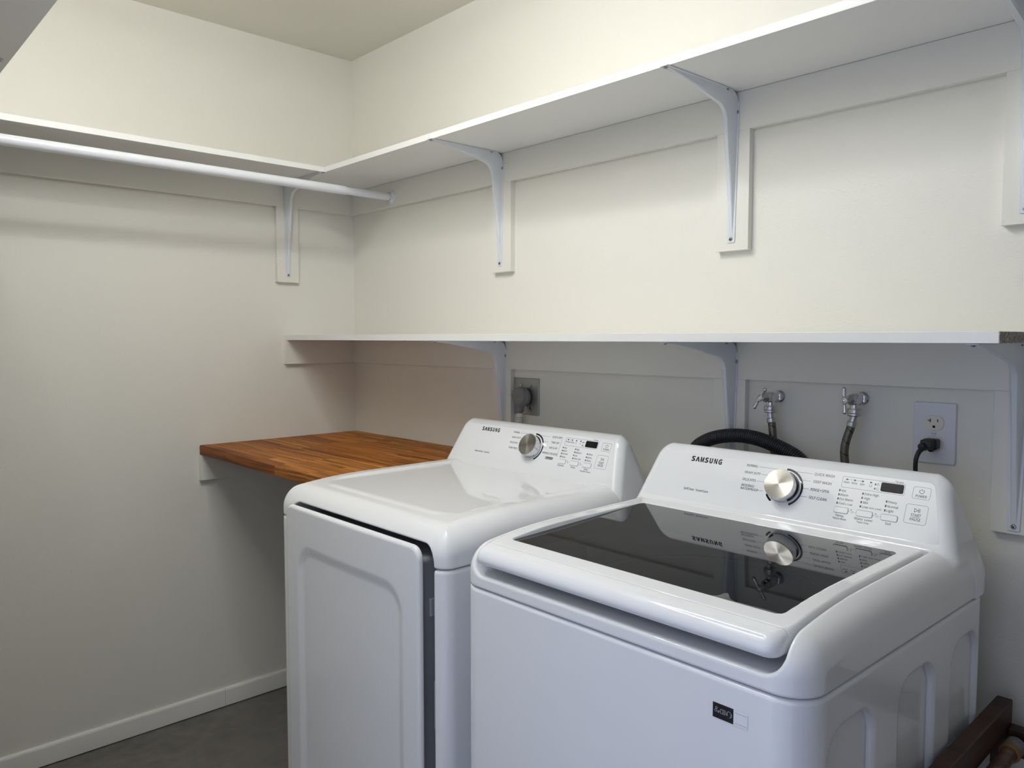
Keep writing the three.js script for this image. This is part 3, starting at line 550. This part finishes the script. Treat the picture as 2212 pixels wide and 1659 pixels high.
// ------------------------------------------------------------------ dryer outlet with its grey plug and cord
{
  const o = thing('dryer_outlet', 'square dark steel outlet plate above the dryer', 'outlet', [1.0055, 1.1625, 0]);
  part('plate', box(-0.055, -0.057, 0.0002, 0.055, 0.057, 0.005, 0.0022, 3), M.plate, o);
  part('receptacle', lathe([[0, 0.0085], [0.024, 0.0085], [0.026, 0.006], [0.026, 0.004]].reverse(), 40).rotateX(Math.PI / 2), M.black, o);
  for (const [x, y] of [[-0.021, 0.035], [0.021, 0.035], [-0.021, -0.035], [0.021, -0.035]]) { const s = part('screw', screwGeo, M.zinc, o); s.rotation.x = Math.PI / 2; s.position.set(x, y, 0.005); }
  const c = thing('power_cable', 'grey angled dryer plug and cord with white printed sleeve', 'cord', [1.0055, 1.1625, 0]);
  const plugF = (x, y, z) => { const disc = rmax(Math.hypot(x + 0.001, y - 0.002) - 0.0285, Math.abs(z - 0.026) - 0.0165, 0.010); const grip = rmax(Math.hypot(x - 0.012, (y + 0.002) * 0.8) - 0.021, Math.abs(z - 0.022) - 0.009, 0.006); const neck = rmax(Math.hypot(x + 0.001, z - 0.030) - (0.0125 + 0.12 * Math.max(0, y + 0.035)), Math.abs(y + 0.024) - 0.022, 0.004); return rmin(rmin(disc, neck, 0.01), grip, 0.006); };
  part('plug', netMesh(plugF, [-0.04, -0.055, 0.004], [0.04, 0.04, 0.05], 0.0016), M.greyRubber, c);
  part('cable', tube(curveOf([[-0.001, -0.04, 0.030], [0.000, -0.075, 0.031], [0.004, -0.13, 0.034], [0.01, -0.22, 0.05], [0.02, -0.45, 0.06]]), 40, () => 0.0088, 16), M.greyRubber, c);
  const sl = canvasTex(256, 256, (x) => { x.fillStyle = '#d9d6cf'; x.fillRect(0, 0, 256, 256); x.fillStyle = '#4a4a4c'; for (let r = 0; r < 7; r++) for (let i = 0, p = 14; p < 236; i++) { const w = 9 + ((i * 31 + r * 17) % 19); x.fillRect(p, 40 + r * 26, w, 8); p += w + 8; } });
  sl.wrapS = sl.wrapT = THREE.RepeatWrapping; sl.repeat.set(1.5, 16);
  part('sleeve', tube(curveOf([[-0.001, -0.051, 0.0302], [0.000, -0.075, 0.031], [0.0022, -0.105, 0.0325]]), 16, () => 0.0094, 20), std(1, 1, 1, 0.5, { map: sl }), c, 'white sleeve with small print');
}

// ------------------------------------------------------------------ laundry valves and braided hoses
function valve(x, y, lean, label) {
  const v = thing('laundry_valve', label, 'valve', [x, y, 0], 'chrome laundry valves');
  const Z = (g) => g.rotateX(Math.PI / 2);
  part('escutcheon', Z(lathe([[0.0105, 0.0005], [0.0145, 0.0005], [0.0140, 0.003], [0.0105, 0.006]], 32)), M.chrome, v);
  part('hex_nut', creased(Z(lathe([[0.0100, 0.006], [0.0135, 0.007], [0.0140, 0.009], [0.0140, 0.017], [0.0135, 0.019], [0.0100, 0.020]], 6)), 0.3), M.chrome, v);
  part('body', Z(lathe([[0.010, 0.018], [0.0112, 0.022], [0.0122, 0.030], [0.0122, 0.048], [0.0112, 0.054], [0.0092, 0.056]], 32)), M.chrome, v);
  part('bonnet', creased(Z(lathe([[0.0092, 0.055], [0.0108, 0.057], [0.0108, 0.064], [0.0070, 0.069], [0.0048, 0.072], [0.0034, 0.073], [0.0034, 0.086]], 8)), 0.3), M.chrome, v);
  // two-winged handle on the stem
  const h = part('handle', (() => {
    const f = (a, b, c) => { const hub = rmax(Math.hypot(a, b) - 0.0072, Math.abs(c) - 0.0042, 0.002), t = Math.min(1, Math.max(0, (Math.abs(b) - 0.004) / 0.0195)), w = Math.hypot(a, Math.max(0, Math.abs(b) - 0.0235), c * 1.15) - (0.0026 + 0.0022 * t); return rmin(hub, Math.max(w, -Math.abs(b) + 0.002), 0.003); };
    return netMesh(f, [-0.012, -0.031, -0.008], [0.012, 0.031, 0.008], 0.0008);
  })(), M.chrome, v); h.position.set(0, 0, 0.089); h.rotation.z = lean;
  part('cap', lathe([[0, 0.0014], [0.0036, 0.0010], [0.0042, 0]].reverse(), 20).rotateX(Math.PI / 2).translate(0, 0, 0.0932), M.steel, v);
  part('spout', lathe([[0.0085, 0.004], [0.0085, -0.013], [0.0100, -0.014], [0.0100, -0.018]].reverse(), 24).translate(0, -0.004, 0.040), M.chrome, v);
  return v;
}
function supplyHose(x, y, pts, label) {
  const h = thing('supply_hose', label, 'hose', [x, y, 0.040], 'braided supply hoses');
  part('coupling', creased(lathe([[0.0090, -0.0185], [0.0132, -0.0185], [0.0140, -0.0200], [0.0140, -0.0270], [0.0134, -0.0280], [0.0140, -0.0290], [0.0140, -0.0325], [0.0128, -0.0340], [0.0080, -0.0345]].reverse(), 24), 0.5), M.steel, h);
  part('ferrule', along(lathe([[0.0070, 0], [0.0070, 0.012], [0.0096, 0.0125], [0.0100, 0.0150], [0.0100, 0.0215], [0.0094, 0.0235], [0.0080, 0.0237]], 28), [0, -0.034, 0], pts[1]), M.steel, h);
  part('braid', tube(curveOf([[pts[1][0] * 0.7, -0.034 + (pts[1][1] + 0.034) * 0.7, pts[1][2] * 0.7], ...pts.slice(1)]), 60, () => 0.0086, 18), M.braid, h, 'braided steel hose with black tracer');
}
valve(1.8455, 1.2095, -0.55, 'chrome valve with slanted handle, above the drain hose');
valve(2.0355, 1.2155, 0.06, 'chrome valve with upright handle, beside the white outlet');
supplyHose(1.8455, 1.2085, [[0, -0.034, 0], [0.004, -0.058, 0.0], [0.010, -0.10, 0.002], [0.014, -0.16, 0.0], [0.016, -0.26, -0.005], [0.01, -0.40, -0.005]], 'braided hose below valve with slanted handle');
supplyHose(2.0355, 1.2145, [[0, -0.034, 0], [-0.006, -0.058, 0.0], [-0.0135, -0.085, 0.003], [-0.0165, -0.110, 0.005], [-0.012, -0.150, 0.006], [0.0, -0.26, 0.005], [0.005, -0.40, 0.005]], 'braided hose below valve with upright handle');

// ------------------------------------------------------------------ corrugated drain hose
{
  const c = curveOf([[1.640, 0.90, 0.071], [1.646, 1.02, 0.071], [1.668, 1.076, 0.071], [1.700, 1.099, 0.071], [1.740, 1.1125, 0.071], [1.790, 1.1185, 0.071], [1.838, 1.1145, 0.071], [1.893, 1.0985, 0.071], [1.932, 1.080, 0.071], [1.962, 1.045, 0.071], [1.975, 0.99, 0.071], [1.975, 0.90, 0.071]]);
  const L = c.getLength(), pitch = 0.0049, rings = Math.round(L / pitch);
  single('drain_hose', 'black corrugated drain hose arching behind the washer', 'hose', tube(c, rings * 6, (s) => { const p = Math.sin(s / pitch * Math.PI * 2); return 0.0152 + 0.0014 * Math.tanh(p * 2.2); }, 22), M.hose);
}

// ------------------------------------------------------------------ white outlet and black cord
{
  const o = thing('wall_outlet', 'white duplex outlet plate above the washer', 'outlet', [2.1803, 1.1545, 0]);
  const face = (() => { const s = new THREE.Shape(), r = 0.0172, k = 0.0138; const a = Math.asin(k / r); s.absarc(0, 0, r, -a, a); s.absarc(0, 0, r, Math.PI - a, Math.PI + a); s.closePath(); return uvBox(new THREE.ExtrudeGeometry(s, { depth: 0.002, bevelEnabled: true, bevelSize: 0.0005, bevelThickness: 0.0005, bevelSegments: 2, curveSegments: 20 })); })();
  { // plate with two openings a little larger than the receptacle faces
    const s = roundedShape(0.0750, 0.1184, 0.0025);
    for (const y of [0.0205, -0.0205]) { const h = new THREE.Path(), r = 0.0182, k = 0.0148, a = Math.asin(k / r), p = []; for (const [c, f] of [[0, 1], [Math.PI, 1]]) for (let i = 0; i <= 16; i++) { const t = c - a + 2 * a * i / 16; p.push(new THREE.Vector2(r * Math.cos(t), y + r * Math.sin(t))); } h.setFromPoints(p); h.closePath(); s.holes.push(h); }
    const g = new THREE.ExtrudeGeometry(s, { depth: 0.0032, bevelEnabled: true, bevelSize: 0.0020, bevelOffset: 0, bevelThickness: 0.0022, bevelSegments: 4, curveSegments: 6 });
    g.translate(0, 0, 0.0004); g.scale(1, 1, 1); part('plate', uvBox(g), M.whitePlate, o);
  }
  for (const y of [0.0205, -0.0205]) {
    const r = part('receptacle', face, M.ivory, o, 'ivory receptacle'); r.position.set(0, y, 0.0052);
    part('slots', merge([box(-0.0078, 0.0012, 0.0024, -0.0060, 0.0085, 0.0028), box(-0.0118, 0.0040, 0.0024, -0.0060, 0.0056, 0.0028), box(0.0058, 0.0022, 0.0024, 0.0076, 0.0080, 0.0028), box(-0.0024, -0.0098, 0.0024, 0.0024, -0.0070, 0.0028), new THREE.CylinderGeometry(0.0024, 0.0024, 0.0004, 16).rotateX(Math.PI / 2).translate(0, -0.0070, 0.0026)]), M.black, r);
  }
  const s = part('screw', screwGeo, M.whitePlate, o); s.rotation.x = Math.PI / 2; s.position.set(0, 0, 0.0057); part('slot', box(-0.0036, 0.0023, -0.0005, 0.0036, 0.0026, 0.0005), M.greyRubber, s);
  const c = thing('power_cable', 'black plug and cord in the white outlet', 'cord', [2.1803, 1.1340, 0]);
  const plugF = (x, y, z) => { const body = rmax(rmax(Math.abs(x - 0.001) - 0.0125, Math.abs(y) - 0.0105, 0.004), Math.abs(z - 0.019) - 0.0105, 0.003), front = rmax(rmax(Math.abs(x + 0.002) - 0.0115, Math.abs(y - 0.001) - 0.0085, 0.004), Math.abs(z - 0.034) - 0.009, 0.003), lobe = rmax(Math.hypot(x, y + 0.010) - 0.0062, Math.abs(z - 0.017) - 0.007, 0.003), relief = rmax(Math.hypot(x + 0.006 + (z - 0.036) * 0.1, y + 0.006 - (z - 0.036) * 0.2) - 0.0068, Math.abs(z - 0.043) - 0.010, 0.003); return rmin(rmin(rmin(body, front, 0.004), lobe, 0.003), relief, 0.004); };
  part('plug', netMesh(plugF, [-0.022, -0.022, 0.006], [0.020, 0.016, 0.056], 0.0012), M.black, c);
  part('cable', tube(curveOf([[-0.006, -0.006, 0.046], [-0.009, -0.012, 0.055], [-0.0125, -0.024, 0.060], [-0.0140, -0.044, 0.060], [-0.012, -0.075, 0.056], [0, -0.16, 0.05], [0.01, -0.35, 0.06]]), 60, (s) => 0.0042 + 0.0022 * Math.exp(-s / 0.008), 14), M.black, c);
}

// ------------------------------------------------------------------ wooden rack beside the washer
{
  const r = thing('wooden_rack', 'dark reddish wooden rack with round rod, beside the washer', 'rack');
  part('rail', box(2.3195, 0.628, 0.055, 2.3455, 0.682, 1.02, 0.003), M.rackWood, r);
  part('rail', box(2.62, 0.628, 0.055, 2.646, 0.682, 1.02, 0.003), M.rackWood, r);
  part('rod', along(cyl(0.0125, 0.0125, 0.86, 28).translate(0, 0.43, 0), [2.362, 0.617, 0.13], [2.362, 0.617, 1.0]), M.rackRod, r, 'worn brown round rod');
  part('socket', along(lathe([[0.0125, 0], [0.0165, 0.001], [0.0165, 0.028], [0.0145, 0.031], [0.0125, 0.031]], 28), [2.362, 0.617, 0.098], [2.362, 0.617, 0.2]), M.greyRubber, r);
  part('band', along(lathe([[0.0127, 0], [0.0172, 0.001], [0.0175, 0.006], [0.0165, 0.010], [0.0127, 0.011]], 28), [2.362, 0.617, 0.128], [2.362, 0.617, 0.2]), M.wornBand, r, 'worn yellowish band');
  part('cross_rail', box(2.3455, 0.590, 0.060, 2.62, 0.640, 0.086, 0.003), M.rackWood, r);
  for (const [x, z] of [[2.3325, 0.073], [2.633, 0.073], [2.3325, 0.96], [2.633, 0.96]]) part('leg', box(x - 0.013, 0.0, z - 0.015, x + 0.013, 0.630, z + 0.015, 0.003), M.rackWood, r);
}

renderer.render(scene, camera);
